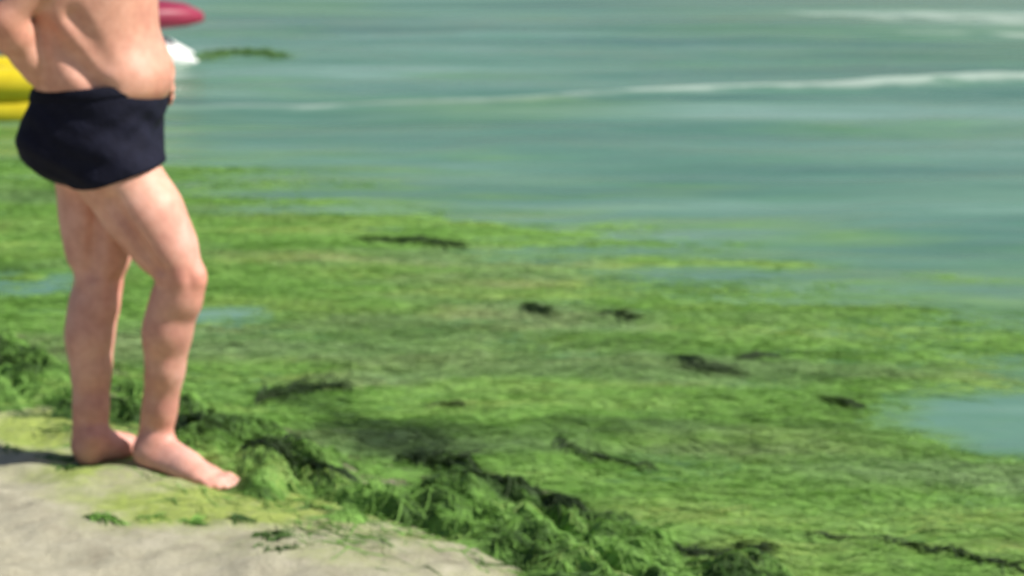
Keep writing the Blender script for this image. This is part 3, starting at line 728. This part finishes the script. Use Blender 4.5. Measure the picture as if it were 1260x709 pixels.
    for sg in (-1, 1):
        ef = Field(z(hd, 0.05, sg * 0.032 - 0.03, -0.02), z(hd, 0.11, sg * 0.032 + 0.03, 0.03), 0.002)
        ef.ell(z(hd, 0.073, sg * 0.032, 0.004), (0.012, 0.012, 0.012), 0.002); v, q = surface(ef.d, ef.lo, ef.h)
        eo = mesh_obj('eye', v - org, q, EYE, body)
        ef = Field(z(hd, 0.05, sg * 0.032 - 0.03, -0.02), z(hd, 0.11, sg * 0.032 + 0.03, 0.03), 0.002)
        ef.ell(z(hd, 0.0805, sg * 0.032, 0.004), (0.0055, 0.006, 0.006), 0.002); v, q = surface(ef.d, ef.lo, ef.h)
        mesh_obj('iris', v - org, q, IRIS, eo)
    tag(body, 'bare-chested man in dark navy trunks standing barefoot on the sand, hand on hip', 'person')
person()

# ------------------------------------------------------------------ boats behind him
def loft(sections, close=True, cap=True):
    """sections: list of (n,3) rings"""
    n = len(sections[0]); v = np.concatenate(sections); fs = []
    for i in range(len(sections) - 1):
        for j in range(n if close else n - 1):
            a, b = i * n + j, i * n + (j + 1) % n; fs.append((a, b, b + n, a + n))
    if cap:
        for i in (0, len(sections) - 1):
            c = len(v); v = np.concatenate([v, sections[i].mean(0)[None]])
            for j in range(n): fs.append((i * n + j, i * n + (j + 1) % n, c, c) if i == 0 else (i * n + (j + 1) % n, i * n + j, c, c))
    return v, fs
def poly_obj(name, v, fs, mat, parent=None, smooth=True):
    me = bpy.data.meshes.new(name)
    me.from_pydata([tuple(map(float, q)) for q in v], [], [tuple(dict.fromkeys(f)) for f in fs]); me.update()
    import bmesh
    bm = bmesh.new(); bm.from_mesh(me); bmesh.ops.recalc_face_normals(bm, faces=bm.faces); bm.to_mesh(me); bm.free()
    if smooth: me.polygons.foreach_set('use_smooth', np.ones(len(me.polygons), bool))
    me.materials.append(mat)
    o = bpy.data.objects.new(name, me); C.objects.link(o); o.parent = parent
    return o
def ring(x, cy, cz, ry, rz, n=20, e=0.65):
    a = np.linspace(0, 2 * math.pi, n, endpoint=False); c, s = np.cos(a), np.sin(a)
    return np.stack([np.full(n, x), cy + ry * np.sign(c) * np.abs(c) ** e, cz + rz * np.sign(s) * np.abs(s) ** e], 1)
def tube(path, r, n=10, closed=False):
    path = np.array(path, float); m = len(path); rings = []
    for i in range(m):
        d = path[(i + 1) % m] - path[i - 1] if closed else path[min(i + 1, m - 1)] - path[max(i - 1, 0)]
        d /= np.linalg.norm(d); u = np.cross(d, (0, 0, 1.0)); u = u / np.linalg.norm(u) if np.linalg.norm(u) > 1e-3 else np.array([1.0, 0, 0]); w_ = np.cross(u, d)
        a = np.linspace(0, 2 * math.pi, n, endpoint=False)[:, None]; rings.append(path[i] + r * (np.cos(a) * u + np.sin(a) * w_))
    if closed: rings.append(rings[0])
    return loft(rings, True, not closed)

def pedal_boat():
    tip = G(244, 78); a_ = math.radians(12); ca, sa = math.cos(a_), math.sin(a_)
    root = empty('pedal_boat', (tip[0] - (1.35 * ca + 0.36 * sa), tip[1] - (1.35 * sa - 0.36 * ca), ZW), a_)
    for cy in (-0.36, 0.36):
        secs = []
        for x, top, ry in ((-1.35, 0.12, 0.10), (-1.30, 0.19, 0.15), (-1.0, 0.225, 0.18), (0.0, 0.23, 0.18), (0.85, 0.23, 0.18), (1.02, 0.205, 0.165), (1.14, 0.150, 0.13), (1.25, 0.085, 0.09), (1.35, 0.025, 0.03)):
            bot = -0.14 if x < 1.0 else -0.14 + (x - 1.0) * 0.42
            secs.append(ring(x, cy, (top + bot) / 2, ry, (top - bot) / 2))
        h = poly_obj('pontoon', *loft(secs), WHITE, root)
        poly_obj('rubbing_strake', *tube([(x, cy - 0.186, 0.13) for x in np.linspace(-1.2, 0.95, 12)], 0.014), GREYP, h)
    secs = []
    for x, z0, z1, ry in ((-1.15, 0.24, 0.30, 0.45), (-1.05, 0.235, 0.36, 0.56), (-0.4, 0.235, 0.34, 0.58), (0.3, 0.235, 0.36, 0.58), (0.8, 0.25, 0.49, 0.56), (1.08, 0.285, 0.50, 0.46), (1.28, 0.30, 0.47, 0.34), (1.42, 0.33, 0.40, 0.18)):
        secs.append(ring(x, 0, (z0 + z1) / 2, ry, (z1 - z0) / 2, 24, 0.5))
    dk = poly_obj('deck', *loft(secs), RED, root); dk['label'] = 'red moulded deck with raised bow'
    for cy in (-0.28, 0.28):
        s1 = [ring(x, cy, z_, 0.20, t_, 16, 0.5) for x, z_, t_ in ((-0.62, 0.44, 0.05), (-0.58, 0.45, 0.10), (-0.2, 0.44, 0.10), (-0.14, 0.43, 0.05))]
        st_ = poly_obj('seat', *loft(s1), WHITE, root)
        s2 = [np.array([[x, y, z_] for _, y, z_ in ring(0, cy, 0.66, 0.20, 0.20, 16, 0.6)]) for x in (-0.70, -0.62)]
        poly_obj('seat_back', *loft(s2), WHITE, st_)
    poly_obj('steering_lever', *tube([(0.25, 0, 0.33), (0.22, 0, 0.5), (0.15, 0, 0.62)], 0.016), GREYP, root)
    for cy in (-0.28, 0.28):
        poly_obj('pedal', *tube([(0.35, cy - 0.1, 0.46), (0.35, cy + 0.1, 0.46)], 0.03), GREYP, root)
        poly_obj('pedal_arm', *tube([(0.45, cy, 0.33), (0.35, cy, 0.46)], 0.014), GREYP, root)
    tag(root, 'white pedal boat with red deck floating beyond the man\'s torso', 'pedal boat')
pedal_boat()

def dinghy():
    c = G(-20, 150); root = empty('inflatable_boat', (c[0] - 0.05, c[1] + 0.42, ZW - 0.01), math.radians(6))
    def oval(z_, L, W, n=48):
        a = np.linspace(0, 2 * math.pi, n, endpoint=False)
        return [(L * np.sign(math.cos(t)) * abs(math.cos(t)) ** 0.75, W * np.sign(math.sin(t)) * abs(math.sin(t)) ** 0.75, z_) for t in a]
    lo_t = poly_obj('lower_tube', *tube(oval(0.06, 0.74, 0.38), 0.12, 18, True), YELLOW, root)
    up_t = poly_obj('upper_tube', *tube(oval(0.24, 0.74, 0.38), 0.12, 18, True), YELLOW, root)
    poly_obj('grab_line', *tube([(q[0] * 1.14, q[1] * 1.27, q[2] + 0.012 * math.sin(i * 1.57)) for i, q in enumerate(oval(0.29, 0.72, 0.37))], 0.006, 6, True), YSEAM, up_t)
    poly_obj('valve', *loft([ring(0, 0, 0, 0.02, 0.02, 12, 1.0)[:, [1, 2, 0]] + np.array([0.3, -0.37, 0.345 + h_]) for h_ in (0, 0.02)]), WHITE, up_t)
    fl = oval(0.03, 0.70, 0.35); v = np.array([*fl, (0, 0, 0.03), *[(a, b, -0.01) for a, b, _ in fl], (0, 0, -0.01)]); m = len(fl)
    fs = [(i, (i + 1) % m, m, m) for i in range(m)] + [(m + 1 + (i + 1) % m, m + 1 + i, 2 * m + 1, 2 * m + 1) for i in range(m)]
    poly_obj('floor', v, fs, YSEAM, root)
    poly_obj('thwart', *tube([(0.05, -0.30, 0.22), (0.05, 0.30, 0.22)], 0.09, 16), YELLOW, root)
    tag(root, 'small yellow inflatable boat with stacked air tubes behind the man\'s elbow', 'inflatable boat')
dinghy()
